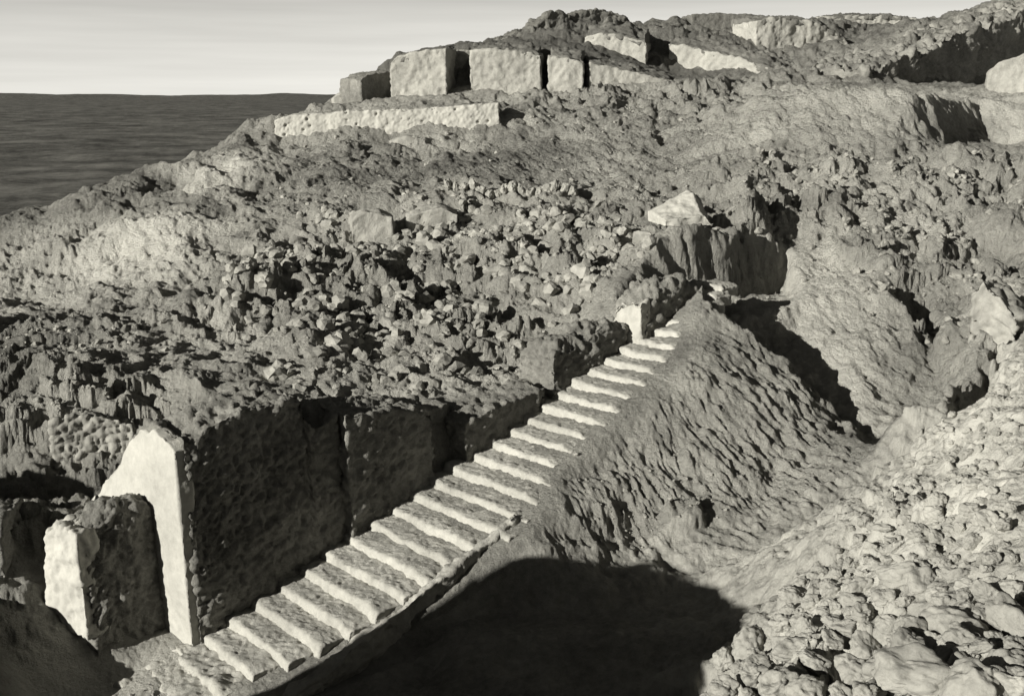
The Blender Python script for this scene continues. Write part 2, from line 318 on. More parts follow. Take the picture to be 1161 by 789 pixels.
# the unseen ruin under the camera, its left flank shaped to shadow the court
tp((0, 0, 10.3), .3); tp((4, 5, 8.3), .5); tp((6, 9, 6.6), .5); tp((-3, 4, 8.6), .4); tp((2.0, 9.5, 5.6), .5); tp((12, 4, 7.5), .5); tp((16, 12, 6.0), .5)
line(st(-13, 3.55, 6.2), st(-11, 3.6, 6.7), st(-9.5, 3.75, 6.4), r=.02)
line(st(-11, 7, 7.0), st(-9.6, 7.2, 6.9), r=.2); line(st(-10.5, 9.6, 7.2), st(-9.8, 9.8, 6.9), r=.2)
line(st(-13, 3.2, .3), st(-11, 3.25, .2), st(-8.9, 3.35, .1), st(-8.6, 7, .2), st(-8.6, 10, .4), r=.2)
line(st(-10.5, 10.8, 4.4), st(-10, 13.5, 4.4), st(-8, 17, 4.6), r=.3)
line((-5, 14.8, .1), (0, 14.6, .3), (3.4, 14.4, .9), (5.0, 15.6, 1.8), r=.3); line((-3, 11.8, 3.9), (0, 11.6, 4.2), (2.4, 11.6, 4.3), r=.3)
line(st(-14, -.6, 2.0), st(-12, -.6, 2.1), st(-12, -1.4, 2.2), st(-12.5, -3, 2.2), r=.1)  # unseen mound added off-frame to shade the lower left corner
line(st(-11, .0, .05), st(-10.6, -.6, .1), st(-10.6, -3, .4), r=.2); line(st(-14, .1, .1), st(-12.5, .1, .05), r=.1); line(st(-6, 1.5, -1.0), st(-4, 1.5, -1.0), r=.2, t=.15)
line(st(-13, -14, 4.5), st(-11, -9.5, 5.0), st(-10, -7, 5.5), st(-9.8, -5.1, 5.3), r=.2)  # another unseen mound, put off-frame to darken the trench with its shadow
line(st(-9.8, -4.3, .8), st(-8.6, -5, .9), st(-8.6, -8, 1.0), st(-9.5, -12, 1.5), r=.3)
line(st(-.3, .1, -.3), st(-.3, -1.8, -.1), st(-.3, -3.4, .6), st(-.3, -4.7, 1.7), r=.2, t=.05)
line(st(-1.6, -.5, -.45), st(-1.8, -2.2, .0), st(-2, -4.2, 1.2), r=.3)
many([(580, 800, 20, .1, -.05), (100, 760, 23.4, .3, .25), (0, 730, 23.0, .4, -.1), (0, 789, 21.2, .4, -.1), (150, 800, 22.0, .2, .25), (230, 830, 21.4, .1, .1), (-80, 760, 22, .4, 0)])
tp((-13, 19, .3), .4); tp((-6, 18, 0), .3); tp((1, 18, .2), .1); tp((4.0, 18.5, .6), .2)
# left of the lower buttress
line(at(-60, 705, 22.4), at(0, 700, 23.6), at(60, 706, 24.0), at(150, 716, 24.6), r=.3)
line(at(-60, 590, 25.2), at(20, 590, 25.4), at(60, 580, 25.6), r=.5)
tp((-14, 24.2, .6), .4); tp((-11.5, 24.6, 1.6), .4); tp((-10, 25.5, 1.9), .4)
for q in ((-60, -20, 0), (60, -20, 3), (-60, 10, -3), (-45, 25, 0), (-60, 40, -3), (-60, 62, -9), (-60, 135, -10), (80, 135, -6), (80, 20, 5), (80, 60, 11), (60, 90, 12), (40, 40, 7.5), (30, 20, 6), (42, 66, 12), (0, -15, 6), (-20, -10, 2), (25, -8, 6), (-25, 20, .5), (-30, 30, 1.5)):
    tp(q, .4)

# upper right: heap leading up to the big cut wall
line(at(880, 92, 76.0), at(940, 84, 76.5), at(985, 70, 78), at(1050, 42, 85), at(1110, 18, 91), at(1161, 2, 95.5), at(1230, -20, 102), r=.6, t=-.02)
many([(830, 92, 76, .4, -.05), (910, 70, 82, .3, 0), (960, 58, 85, .3, 0)])
line(at(960, 97, 73.0), at(985, 97, 73.6), at(1050, 96, 79.0), at(1110, 95, 84.5), at(1161, 94.5, 89), at(1230, 94, 95), r=.2, t=-.05)

P5 = np.array(TP)
vv, ee, ff, *_ = delaunay_2d_cdt([Vector((a, b)) for a, b in P5[:, :2]], TE, [], 0, 1e-4)
vv = np.array([(v.x, v.y) for v in vv])
# values at the triangulation's vertices (crossing breaklines create new ones: nearest-two interpolation)
val = np.zeros((len(vv), 4))
for i, v in enumerate(vv):
    d = np.hypot(P5[:, 0]-v[0], P5[:, 1]-v[1]); o = np.argsort(d)[:3]
    if d[o[0]] < 1e-3: val[i] = P5[o[0], 2:]
    else:
        w = 1/d[o]; val[i] = (P5[o, 2:]*w[:, None]).sum(0)/w.sum()
RES = 0.1; X0, X1, Y0, Y1 = -60.0, 80.0, -20.0, 135.0
NX, NY = int((X1-X0)/RES)+1, int((Y1-Y0)/RES)+1
R4 = np.zeros((NY, NX, 4), np.float32); R4[..., 0] = -6
for f in ff:
    t = vv[list(f)]; c = val[list(f)]
    i0 = max(0, int((t[:, 0].min()-X0)/RES)); i1 = min(NX-1, int((t[:, 0].max()-X0)/RES)+1)
    j0 = max(0, int((t[:, 1].min()-Y0)/RES)); j1 = min(NY-1, int((t[:, 1].max()-Y0)/RES)+1)
    if i1 < i0 or j1 < j0: continue
    gx, gy = np.meshgrid(X0+RES*np.arange(i0, i1+1), Y0+RES*np.arange(j0, j1+1))
    d = (t[1, 1]-t[2, 1])*(t[0, 0]-t[2, 0])+(t[2, 0]-t[1, 0])*(t[0, 1]-t[2, 1])
    if abs(d) < 1e-12: continue
    a = ((t[1, 1]-t[2, 1])*(gx-t[2, 0])+(t[2, 0]-t[1, 0])*(gy-t[2, 1]))/d
    b = ((t[2, 1]-t[0, 1])*(gx-t[2, 0])+(t[0, 0]-t[2, 0])*(gy-t[2, 1]))/d
    m = (a >= -1e-6) & (b >= -1e-6) & (a+b <= 1+1e-6)
    vals = a[..., None]*c[0]+b[..., None]*c[1]+(1-a-b)[..., None]*c[2]
    R4[j0:j1+1, i0:i1+1][m] = vals[m]
def blur(a, n):
    for _ in range(n):
        a[1:-1] = (a[:-2]+2*a[1:-1]+a[2:])/4
        a[:, 1:-1] = (a[:, :-2]+2*a[:, 1:-1]+a[:, 2:])/4
    return a
R4 = blur(R4, 3)
R4[..., 1:] = blur(R4[..., 1:].copy(), 12)
def sample(x, y):
    fx = np.clip((x-X0)/RES, 0, NX-1.001); fy = np.clip((y-Y0)/RES, 0, NY-1.001)
    i = fx.astype(int); j = fy.astype(int); a = (fx-i)[..., None]; b = (fy-j)[..., None]
    return (R4[j, i]*(1-a)+R4[j, i+1]*a)*(1-b)+(R4[j+1, i]*(1-a)+R4[j+1, i+1]*a)*b
def in_poly(x, y, poly):
    m = np.zeros(x.shape, bool); n = len(poly)
    for i in range(n):
        x1, y1 = poly[i]; x2, y2 = poly[(i+1) % n]
        c = ((y1 > y) != (y2 > y)) & (x < (x2-x1)*(y-y1)/((y2-y1) if y2 != y1 else 1e-9)+x1)
        m ^= c
    return m
def height(x, y):
    al = (x-S0[0])*A[0]+(y-S0[1])*A[1]; pe = (x-S0[0])*B[0]+(y-S0[1])*B[1]
    stair = sstep(-5.6, -4.4, al)*(1-sstep(15.8, 17.2, al))*sstep(-1.6, -.9, pe)
    edge = np.interp(al, [-4.5, 6.5, 7.8, 8.6, 12, 16], [4.1, 4.2, 3.8, 2.9, 2.55, 1.4]); stair = stair*(1-sstep(edge+.05, edge+.7, pe))
    wx = x+(1-stair)*(.38*fbm(x*.8, y*.8, None, 3, 31)+.12*fbm(x*3, y*3, None, 2, 37))
    wy = y+(1-stair)*(.38*fbm(x*.8, y*.8, None, 3, 41)+.12*fbm(x*3, y*3, None, 2, 47))
    q = sample(wx, wy); z, r, t, s = (q[..., k].astype(float) for k in range(4))
    free = 1-.85*stair
    far = 1+sstep(34, 62, y)*.6
    # broken mudbrick courses: small scarps along warped contours
    n = fbm(x*.45, y*.45, None, 4, 5)
    h = z+1.1*n; stp = .62
    k = np.floor(h/stp); fr = h/stp-k
    terr = (k+sstep(.68, .96, fr))*stp-1.1*n
    z = z+(terr-z)*np.clip(r, 0, 1)*.8*free
    h2 = z+.22*fbm(x*.9, y*.9, None, 3, 15); k2 = np.floor(h2/.19); f2_ = h2/.19-k2
    z = z+(k2*.19+.19*sstep(.6, .95, f2_)-h2)*np.clip(r*1.2, 0, .8)*free*sstep(-.2, .25, fbm(x*.25, y*.25, None, 3, 17))
    z = z+free*(.16+.16*r)*fbm(x*.55, y*.55, None, 4, 3)
    # eroded lumps: rounded billows with sharp creases, broken up at several sizes
    z = z+free*(.25+.75*r)*.58*fbm(x*.34+9, y*.34, None, 3, 7)
    wx2 = x+.35*fbm(x*1.1, y*1.1, None, 3, 51); wy2 = y+.35*fbm(x*1.1, y*1.1, None, 3, 57)
    patch = sstep(-.45, .35, fbm(x*.3, y*.3, None, 3, 71))
    bl = lambda f, sd: np.abs(vnoise(wx2*f, wy2*f, None, sd))
    z = z+free*r*far*patch*(.52*bl(.55, 61)+.28*bl(1.15, 62))
    z = z+free*r*.13*bl(2.3/far, 63)*(.4+.6*patch)
    # broken brick edges: flat tops with sharp risers
    cn = fbm(wx2*1.1, wy2*1.1, None, 4, 67)*1.5; kf = np.floor(cn*5)/5
    z = z+free*(.15+.85*r)*.27*far*(kf+sstep(.75, 1.0, (cn*5) % 1)/5-.0)
    f1, f2, c = worley(wx2*3.1/far, wy2*3.1/far, 65)
    z = z+free*r*.13*far*(np.clip(f2-f1, 0, .12)/.12-.5)*np.clip(c*3-1.9, 0, 1)
    # rain rills run down the slopes
    ra = al/.36+.35*pe+1.2*fbm(x*.5, y*.5, None, 3, 81); rb = pe/2.0
    rl = vnoise(ra, rb, None, 83)*.6+vnoise(ra*2.3, rb*1.7, None, 85)*.4
    z = z+free*s*(.045*(np.abs(rl)-.35)+.04*vnoise(ra*2.9, rb*3.2, None, 87)+.06*vnoise(ra*6, rb*5, None, 89))
    z = z+free*((.05+.04*s)*fbm(x*2.4, y*2.4, None, 4, 91)+.05*s*fbm(x*6, y*6, None, 3, 93))
    z = z+(.028+.012*r)*fbm(x*8, y*8, None, 3, 95)
    # a hump added to cast a small triangular shadow by the slope's toe
    px, py, _ = at(772, 606, 27.0)
    dd = np.hypot((x-px)/.8, (y-py)/.6)+.25*fbm(x*2, y*2, None, 2, 99)
    z = z+.45*(1-sstep(.35, .9, dd))
    return z, r, t, s

# one sheet of ground, finer where it is near
def spaced(parts):
    o = []
    for a, b, n in parts: o.append(np.linspace(a, b, n, endpoint=False))
    return np.concatenate(o+[[parts[-1][1]]])
TW = math.radians(26.5)
theta = spaced([(-2.3, -TW, 110), (-TW, TW, 1150), (TW, 2.3, 110)])
rad = np.exp(spaced([(math.log(.6), math.log(11.5), 90), (math.log(11.5), math.log(46), 800), (math.log(46), math.log(78), 330), (math.log(78), math.log(128), 120)]))
T, Rr = np.meshgrid(theta, rad)
gx = Rr*np.sin(T); gy = Rr*np.cos(T)
gz, gr, gt, gs = height(gx, gy)
V = np.stack([gx, gy, gz], -1).reshape(-1, 3)
nr, ntc = gx.shape
idx = np.arange(nr*ntc).reshape(nr, ntc)
Q = np.stack([idx[:-1, :-1], idx[:-1, 1:], idx[1:, 1:], idx[1:, :-1]], -1).reshape(-1, 4)[:, ::-1]
N = vnormals(V, Q)
if N[:, 2].mean() < 0: N = -N; Q = Q[:, ::-1]
steep = sstep(.25, .75, 1-N[:, 2])
x, y, z = V.T
N[:, 2] *= .4
d3 = steep*(.16*fbm(x*1.3, y*1.3, z*1.6, 3, 101)+.11*fbm(x*4.5, y*4.5, z*5, 3, 103)+.05*fbm(x*14, y*14, z*14, 2, 105))*(.4+gr.reshape(-1))
V = V+N*d3[:, None]
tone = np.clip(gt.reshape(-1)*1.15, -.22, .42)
COURT = [at(230, 830, 19.5)[:2], at(240, 790, 20.9)[:2], st(7.4, 4.5), at(600, 615, 25.3)[:2], at(660, 612, 25.9)[:2], at(720, 612, 26.6)[:2], at(840, 588, 27.1)[:2], at(960, 538, 28.2)[:2], at(1020, 500, 29.4)[:2], (11.2, 28.4), (9.5, 26.8), at(925, 640, 21.2)[:2], at(890, 690, 19.4)[:2], at(815, 770, 16.4)[:2], (3.4, 14.8), (-5, 15), (-9, 15.4), (-9.5, 19)]
NEAR = [(11.2, 28.4), (9.5, 26.8), at(925, 640, 21.2)[:2], at(890, 690, 19.4)[:2], at(815, 770, 16.4)[:2], (3.4, 14.8), (-5, 15), (-30, 15), (-30, -60), (90, -60), (90, 32), (14.6, 33.3), (13.3, 31.2), (12.4, 30.0)]
ctr = V[Q].mean(1)
isc = in_poly(ctr[:, 0], ctr[:, 1], COURT)
isn = in_poly(ctr[:, 0], ctr[:, 1], NEAR) & ~isc
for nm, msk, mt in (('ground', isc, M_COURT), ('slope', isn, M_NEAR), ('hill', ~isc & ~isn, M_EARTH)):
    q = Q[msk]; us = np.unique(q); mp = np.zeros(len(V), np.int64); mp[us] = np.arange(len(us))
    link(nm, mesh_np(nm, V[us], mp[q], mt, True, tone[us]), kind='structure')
del V, Q, N, ctr, gx, gy, gz

# the plain reaching the horizon
pr = np.concatenate([[30], np.exp(np.linspace(math.log(60), math.log(26000), 520))]); pt = np.linspace(-1.0, 1.0, 620)
T, Rr = np.meshgrid(pt, pr); px_ = Rr*np.sin(T); py_ = Rr*np.cos(T)
pz = -6.0+1.2*fbm(px_*.02, py_*.02, None, 4, 201)+.5*fbm(px_*.09, py_*.09, None, 4, 202)+3.0*fbm(px_*.006, py_*.006, None, 4, 203)*sstep(150, 600, Rr)+55*fbm(px_*.0007, py_*.0007, None, 5, 207)*sstep(2500, 9000, Rr)
pz = np.where(Rr < 125, -7.5+0*pz, pz)
idx = np.arange(px_.size).reshape(px_.shape)
Qp = np.stack([idx[:-1, :-1], idx[1:, :-1], idx[1:, 1:], idx[:-1, 1:]], -1).reshape(-1, 4)[:, ::-1]
link('plain', mesh_np('plain', np.stack([px_, py_, pz], -1).reshape(-1, 3), Qp, M_PLAIN), kind='structure')

def ground_z(x, y): return float(height(np.array([x]), np.array([y]))[0][0])
def gz_arr(x, y): return height(np.asarray(x, float), np.asarray(y, float))[0]

# ------------------------------------------------------------------ the staircase
RIGHT = {0: 2.5, 1: 2.9, 2: 3.1, 3: 3.25, 4: 3.35, 5: 3.45, 6: 3.5, 7: 3.55, 8: 3.6, 9: 4.0, 10: 3.9, 11: 3.55, 12: 3.3, 13: 2.75, 14: 2.65, 15: 2.55, 16: 2.55, 17: 2.45, 18: 2.3, 19: 2.3, 20: 1.95, 21: 1.8, 22: 1.6, 23: 1.2}
stair = thing('brick_staircase', 'long worn mudbrick staircase climbing the mound beside the dark cut wall', 'staircase', loc=st(0, 1.6, 0))
def step_mesh(i):
    w = RIGHT[i]+.08; nu = int(w/.032); nv, nw = 10, 22
    u, v, k, Q = lattice(nu, nv, nw)
    dep = TREAD+.16
    al = i*TREAD+k*dep; pe = -.12+u*w
    if i > 23: al = al-.12*(i-23); pe = pe*.75+.25-.1*(i-23)
    z0 = i*RISE-.42
    wear = .05*fbm(pe*1.2, np.full_like(pe, i*3.7), None, 3, 301)
    # nosing rounded by wear, tread dished and sloping
    zt = i*RISE-.05*np.exp(-k/.04)+.015*k-.035*np.sin(np.pi*np.clip(u, 0, 1))+wear
    zt = zt-.12*sstep(.86, 1.0, u)
    z = z0+(zt-z0)*v
    al = al+(.035 if i >= 0 else .16)*fbm(pe*1.7, z*2, None, 3, 303+i)*(1-k)+.05*(v)*(1-k)
    p = S0[None]+al[:, None]*A+pe[:, None]*B
    P_ = np.stack([p[:, 0], p[:, 1], z], 1)
    P_ = roughen(P_, Q, big=.04, mid=.04 if i >= 0 else .09, fine=.025, seed=310+i)
    return P_-np.array([*st(0, 1.6), 0]), Q
RIGHT.update({-1: 2.5, -2: 2.45, -3: 2.4, -4: 2.4, 24: 1.25, 25: 1.2, 26: 1.3, 27: 1.2, 28: 1.1})
for i in range(-4, 29):
    V_, Q_ = step_mesh(i)
    link('step', mesh_np('step', V_, Q_, M_STEP), stair)
def stair_part(name, P_, Q_, mat): link(name, mesh_np(name, P_-np.array([*st(0, 1.6), 0]), Q_, mat), stair)
# low kerb and footing along the right foot of the flight
kz = lambda l, w: np.clip((l-.9)/TREAD*RISE, -.1, 9)
o = st(-.9, 4.1)
P_, Q_ = box_from(o, AW, 7.6, .38, lambda l, w: kz(l, w)*0-.4, lambda l, w: kz(l, w)-.10+.10*fbm(l*1.5, w*2, None, 3, 5), rough=dict(big=.10, mid=.10, fine=.04), cell=.06, seed=21)
stair_part('kerb', P_, Q_, M_STEP)

BR = np.array([math.cos(math.radians(46)), math.sin(math.radians(46))]); BA = np.array([math.cos(math.radians(57)), math.sin(math.radians(57))]); BP = np.array([-BA[1], BA[0]])
# ------------------------------------------------------------------ walls beside the stairs
ROUGHW = dict(big=.10, mid=.07, fine=.03, lump=.05, lump_scale=3.2)
def f_interp(xs, ys, jag=.0, seed=0):
    return lambda l, w: np.interp(l, xs, ys)+jag*fbm(l*2.2, w*1.5, None, 3, seed)
def wall_thing(name, label, cat, origin, ax, length, th, base, top, mat, rough=ROUGHW, group=None, seed=0, cell=.07, part=None):
    group = group or GROUPS.get(name)
    P_, Q_ = box_from(origin, ax, length, th, base, top, cell=cell, rough=rough, seed=seed)
    c = np.array([P_[:, 0].mean(), P_[:, 1].mean(), P_[:, 2].min()])
    if part:
        t = thing(name, label, cat, group, tuple(c)); link(part, mesh_np(part, P_-c, Q_, mat), t); return t, c
    o = link(name, mesh_np(name, P_-c, Q_, mat), label=label, category=cat, group=group); o.location = c
    return o, c
def child_block(name, parent, c, origin, ax, length, th, base, top, mat, rough, seed=0, cell=.06):
    P_, Q_ = box_from(origin, ax, length, th, base, top, cell=cell, rough=rough, seed=seed)
    link(name, mesh_np(name, P_-np.array(c), Q_, mat), parent)

GROUPS = {'cut_wall': 'sections of the cut wall beside the stairs', 'niched_wall': 'niched wall blocks of the upper ruins', 'skyline_wall': 'ruined walls along the skyline',
          'wall_remnant': 'brick remnants standing out of the slope', 'wall_stump': 'broken stumps beside the upper stairs', 'buttress': 'eroded buttresses at the lower left'}
# first section: thick, its end cut clean and plastered
top1 = lambda l, w: np.interp(l, [0, .35, .7, 1.6, 2.9, 3.15, 3.3, 3.6, 4.2], [4.65, 4.5, 4.7, 4.95, 4.95, 4.9, 4.2, 4.15, 4.45])*(1-sstep(1.8, 4.6, w))+sstep(1.8, 4.6, w)*2.15+.10*fbm(l*2.5, w*2.0, None, 3, 401)*sstep(0, .3, l)
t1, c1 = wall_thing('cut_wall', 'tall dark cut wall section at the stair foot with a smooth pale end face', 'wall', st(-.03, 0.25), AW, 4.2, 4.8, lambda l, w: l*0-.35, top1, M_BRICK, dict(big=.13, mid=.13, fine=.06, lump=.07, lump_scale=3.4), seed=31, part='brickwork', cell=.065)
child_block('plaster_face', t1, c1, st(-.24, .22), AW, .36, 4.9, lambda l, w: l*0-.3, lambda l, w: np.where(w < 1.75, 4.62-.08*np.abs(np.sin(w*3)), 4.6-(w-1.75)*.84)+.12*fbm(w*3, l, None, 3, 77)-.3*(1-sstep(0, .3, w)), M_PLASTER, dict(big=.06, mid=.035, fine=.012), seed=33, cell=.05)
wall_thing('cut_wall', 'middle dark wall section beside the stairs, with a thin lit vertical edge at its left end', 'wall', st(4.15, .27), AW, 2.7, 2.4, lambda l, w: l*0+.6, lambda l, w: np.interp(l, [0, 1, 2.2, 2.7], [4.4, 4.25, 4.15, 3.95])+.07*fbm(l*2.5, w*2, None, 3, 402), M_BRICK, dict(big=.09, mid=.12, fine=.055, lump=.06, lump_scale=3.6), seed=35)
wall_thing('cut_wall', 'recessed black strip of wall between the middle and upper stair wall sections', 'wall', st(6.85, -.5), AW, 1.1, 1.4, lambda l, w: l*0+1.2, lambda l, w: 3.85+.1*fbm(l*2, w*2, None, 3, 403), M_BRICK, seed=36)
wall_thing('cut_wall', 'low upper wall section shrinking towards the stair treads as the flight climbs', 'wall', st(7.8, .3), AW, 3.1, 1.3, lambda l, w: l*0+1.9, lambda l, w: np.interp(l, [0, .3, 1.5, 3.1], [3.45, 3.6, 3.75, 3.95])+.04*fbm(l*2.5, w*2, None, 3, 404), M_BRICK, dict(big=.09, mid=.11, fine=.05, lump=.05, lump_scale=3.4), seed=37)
# lumps further up
wall_thing('wall_stump', 'broken earthen parapet with a black right side beside the upper stairs', 'wall stump', st(11.3, .0), AW, 3.3, 1.5, lambda l, w: l*0+3.0, lambda l, w: np.interp(l, [0, .15, .8, 1.5, 1.7, 2.6, 3.3], [4.8, 5.0, 5.05, 5.1, 5.35, 5.35, 5.05])-.25*np.abs((w-.7)/.8)**2+.22*fbm(l*1.8, w*2, None, 4, 405), M_BRICK, dict(big=.18, mid=.13, fine=.05, lump=.06, lump_scale=2.8), seed=38, cell=.05)
ts, cs = wall_thing('wall_stump', 'broken block with a smooth pale left face standing above the upper stair treads', 'wall stump', st(14.95, .2), AW, 3.2, 1.5, lambda l, w: l*0+4.0, lambda l, w: np.interp(l, [0, .3, .7, 1.4, 2.4, 3.2], [5.75, 6.2, 6.35, 6.5, 6.3, 6.2])-.3*((w-.7)/.8)**2+.2*fbm(l*2, w*2, None, 3, 406), M_BRICK, dict(big=.25, mid=.14, fine=.04, lump=.1, lump_scale=2.6), seed=39, part='brickwork')
child_block('plaster_patch', ts, cs, st(14.75, .2), BA, .5, 1.1, lambda l, w: l*0+4.0, lambda l, w: 5.85+.25*fbm(w*2, l*2, None, 3, 80)-.2*w+.15*l, M_PLASTER, dict(big=.16, mid=.09, fine=.03), seed=40)

# ------------------------------------------------------------------ lower buttress at left
top_b = lambda l, w: 3.05-.45*np.abs((l-1.1)/1.0)**2.5-.3*np.abs((w-.7)/.7)**3+.12*fbm(l*2, w*2, None, 3, 407)
x0, y0 = st(-1.95, -.95)
tb, cb = wall_thing('buttress', 'squat eroded brick buttress with a ragged plaster patch in front of the pale wall end', 'buttress', (x0, y0), BR, 2.0, 1.4, lambda l, w: l*0-.4, top_b, M_BRICK, dict(big=.16, mid=.12, fine=.05, lump=.05, lump_scale=3.4), seed=41, part='brickwork', cell=.045)
child_block('plaster_patch', tb, cb, tuple(np.array([x0, y0])-BA*.2+BP*.02), BA, .5, 1.35, lambda l, w: .15+.55*sstep(.6, 1.3, w)+.1*fbm(w*3, l, None, 3, 78), lambda l, w: 2.62-.35*np.abs(w-.6)**2+.28*fbm(w*3, l*2, None, 3, 79), M_PLASTER, dict(big=.14, mid=.10, fine=.03), seed=42, cell=.045)
x2, y2, _ = at(-105, 700, 23.8)
wall_thing('buttress', 'dark crumbling wall block at the far left beside the narrow black gap', 'buttress', (x2, y2), (1, .12), 2.15, 1.8, lambda l, w: l*0-.2, lambda l, w: 2.75+.12*fbm(l*2, w*2, None, 3, 408)-.1*(w-.9)**2, M_BRICK, dict(big=.16, mid=.10, fine=.04, lump=.10, lump_scale=3.2), seed=43)

# ------------------------------------------------------------------ terrace wall and ruins on top
SMALLR = dict(big=.10, mid=.07, fine=.03)
def px_wall(name, label, cat, pa, pb, Ya, Yb, tops, th, mat, rough=SMALLR, top_jag=.08, bury=.5, cell=.1, seed=0, group=None, cap=None, skew=0.0):
    """wall whose foot runs between two sighted points and whose crest was sighted at several points"""
    a = np.array(at(*pa, Ya)); b = np.array(at(*pb, Yb)); ax = (b-a)[:2]; L_ = float(np.hypot(*ax))
    fr = np.array([(q[0]-pa[0])/(pb[0]-pa[0]) for q in tops])
    zs = np.array([at(q[0], q[1], Ya+(Yb-Ya)*f)[2] for q, f in zip(tops, fr)]); xs = fr*L_
    zf = lambda l: a[2]+(b[2]-a[2])*l/L_
    top = lambda l, w: np.maximum(np.interp(l, xs, zs)+top_jag*fbm(l*1.4, w*1.4, None, 4, seed+5), zf(l)-bury+.2)
    base = lambda l, w: zf(l)-bury
    if cap is None:
        return wall_thing(name, label, cat, a[:2], ax, L_, th, base, top, mat, rough, group, seed, cell)[0]
    t, c = wall_thing(name, label, cat, a[:2], ax, L_, th, base, top, mat, rough, group, seed, cell, 'brickwork')
    pr = np.array([-ax[1], ax[0]])/L_; un = ax/L_
    child_block('debris_top', t, c, a[:2]+pr*.22+un*.1, ax, L_-.2, th, lambda l, w: top(l, w)-.3, lambda l, w: top(l, w)+.05+cap*sstep(0, 1.6, w)*(.75+.5*fbm(l*1.1, w*1.1, None, 3, seed+8)), M_DARKTOP_SHADE, dict(big=.12, mid=.16, fine=.06), seed+3, cell)
    return t
px_wall('terrace_wall', 'long low pale terrace wall pitted with small holes below the niched ruins', 'wall', (312, 159), (566, 146), 62.6, 62.9, [(312, 138), (330, 131), (400, 126), (470, 124), (540, 119), (566, 117)], 1.4, M_PLASTER, dict(big=.08, mid=.07, fine=.05, pits=.17), .05, cell=.06, seed=51)
px_wall('niched_wall', 'small dark-topped wall stub at the left end of the upper ruins', 'wall', (378, 118), (414, 114), 71.2, 71.6, [(378, 112), (395, 100), (405, 93), (414, 91)], 2.2, M_WALL, seed=52)
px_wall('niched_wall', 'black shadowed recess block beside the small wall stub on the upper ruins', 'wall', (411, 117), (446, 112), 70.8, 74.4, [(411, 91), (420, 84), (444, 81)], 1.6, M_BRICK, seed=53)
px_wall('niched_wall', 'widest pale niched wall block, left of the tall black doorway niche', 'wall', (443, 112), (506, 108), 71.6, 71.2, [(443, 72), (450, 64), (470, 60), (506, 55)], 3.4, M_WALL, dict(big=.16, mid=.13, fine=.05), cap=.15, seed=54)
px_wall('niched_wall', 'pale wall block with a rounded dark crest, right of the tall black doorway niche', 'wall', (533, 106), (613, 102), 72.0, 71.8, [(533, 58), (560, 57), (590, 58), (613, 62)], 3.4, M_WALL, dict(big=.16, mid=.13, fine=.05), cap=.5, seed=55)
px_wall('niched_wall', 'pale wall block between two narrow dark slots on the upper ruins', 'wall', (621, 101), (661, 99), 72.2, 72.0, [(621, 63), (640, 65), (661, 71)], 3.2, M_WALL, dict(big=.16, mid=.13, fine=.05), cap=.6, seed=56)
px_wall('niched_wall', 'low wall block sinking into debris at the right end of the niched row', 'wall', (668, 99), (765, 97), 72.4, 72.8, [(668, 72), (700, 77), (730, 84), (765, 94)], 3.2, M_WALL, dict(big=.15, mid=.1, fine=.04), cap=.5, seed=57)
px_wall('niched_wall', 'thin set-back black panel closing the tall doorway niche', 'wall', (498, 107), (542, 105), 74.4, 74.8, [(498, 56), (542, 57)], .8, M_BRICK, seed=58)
# distant row on the skyline
px_wall('skyline_wall', 'jagged dark wall on the skyline behind the niched ruins, left of the highest block', 'wall', (556, 60), (648, 55), 84, 87, [(556, 52), (585, 40), (605, 33), (620, 20), (636, 12), (648, 16)], 3.0, M_DARKTOP_SHADE, dict(big=.35, mid=.2, fine=.06), .25, bury=2.5, seed=61)  # dark material paints in the shade of this averted face
px_wall('skyline_wall', 'highest dark wall block of the ruins on the skyline', 'wall', (648, 52), (716, 48), 87.5, 89.5, [(648, 18), (662, 12), (680, 10), (698, 14), (716, 22)], 3, M_DARKTOP_SHADE, dict(big=.3, mid=.18, fine=.05), .15, bury=3, seed=62)  # shade of this block also put into its colour
px_wall('skyline_wall', 'pale sloping wall face below the highest skyline block', 'wall', (662, 66), (732, 80), 80.8, 80.0, [(662, 42), (680, 38), (705, 40), (732, 48)], 4.0, M_WALL, dict(big=.2, mid=.1, fine=.04), cap=.9, bury=2, seed=63)
px_wall('skyline_wall', 'pale cut bank right of the dark gap below the skyline', 'wall', (755, 84), (882, 90), 82.5, 78.5, [(755, 50), (790, 56), (830, 65), (860, 74), (882, 84)], 4, M_WALL, dict(big=.25, mid=.12, fine=.04), cap=.7, bury=2, seed=64)
px_wall('skyline_wall', 'flat dark-topped wall on the skyline over the sunlit cut bank', 'wall', (785, 34), (872, 38), 90, 91, [(785, 17), (820, 15), (872, 18)], 3, M_DARKTOP_SHADE, bury=3.5, seed=65)
px_wall('skyline_wall', 'bright curved bank on the skyline, middle of the right-hand ruins', 'wall', (858, 66), (962, 52), 86, 88.5, [(858, 24), (880, 21), (915, 24), (940, 33), (962, 47)], 4, M_WALL, dict(big=.25, mid=.1, fine=.04), cap=.3, bury=3, seed=66)
px_wall('skyline_wall', 'pale strip of wall just breaking the skyline at the right', 'wall', (930, 44), (1040, 34), 98, 99, [(930, 20), (970, 18), (1010, 18), (1040, 21)], 3, M_WALL, dict(big=.25, mid=.1, fine=.04), cap=.2, bury=3, seed=67)
px_wall('great_cut_wall', 'huge ragged wall with a black shaded face at the upper right corner', 'wall', (985, 97), (1215, 94), 74.5, 96.0, [(985, 80), (1010, 66), (1040, 56), (1070, 40), (1100, 30), (1140, 16), (1161, 8), (1215, -10)], 5, M_BRICK, dict(big=.4, mid=.22, fine=.08), .6, bury=1, cell=.16, seed=68)
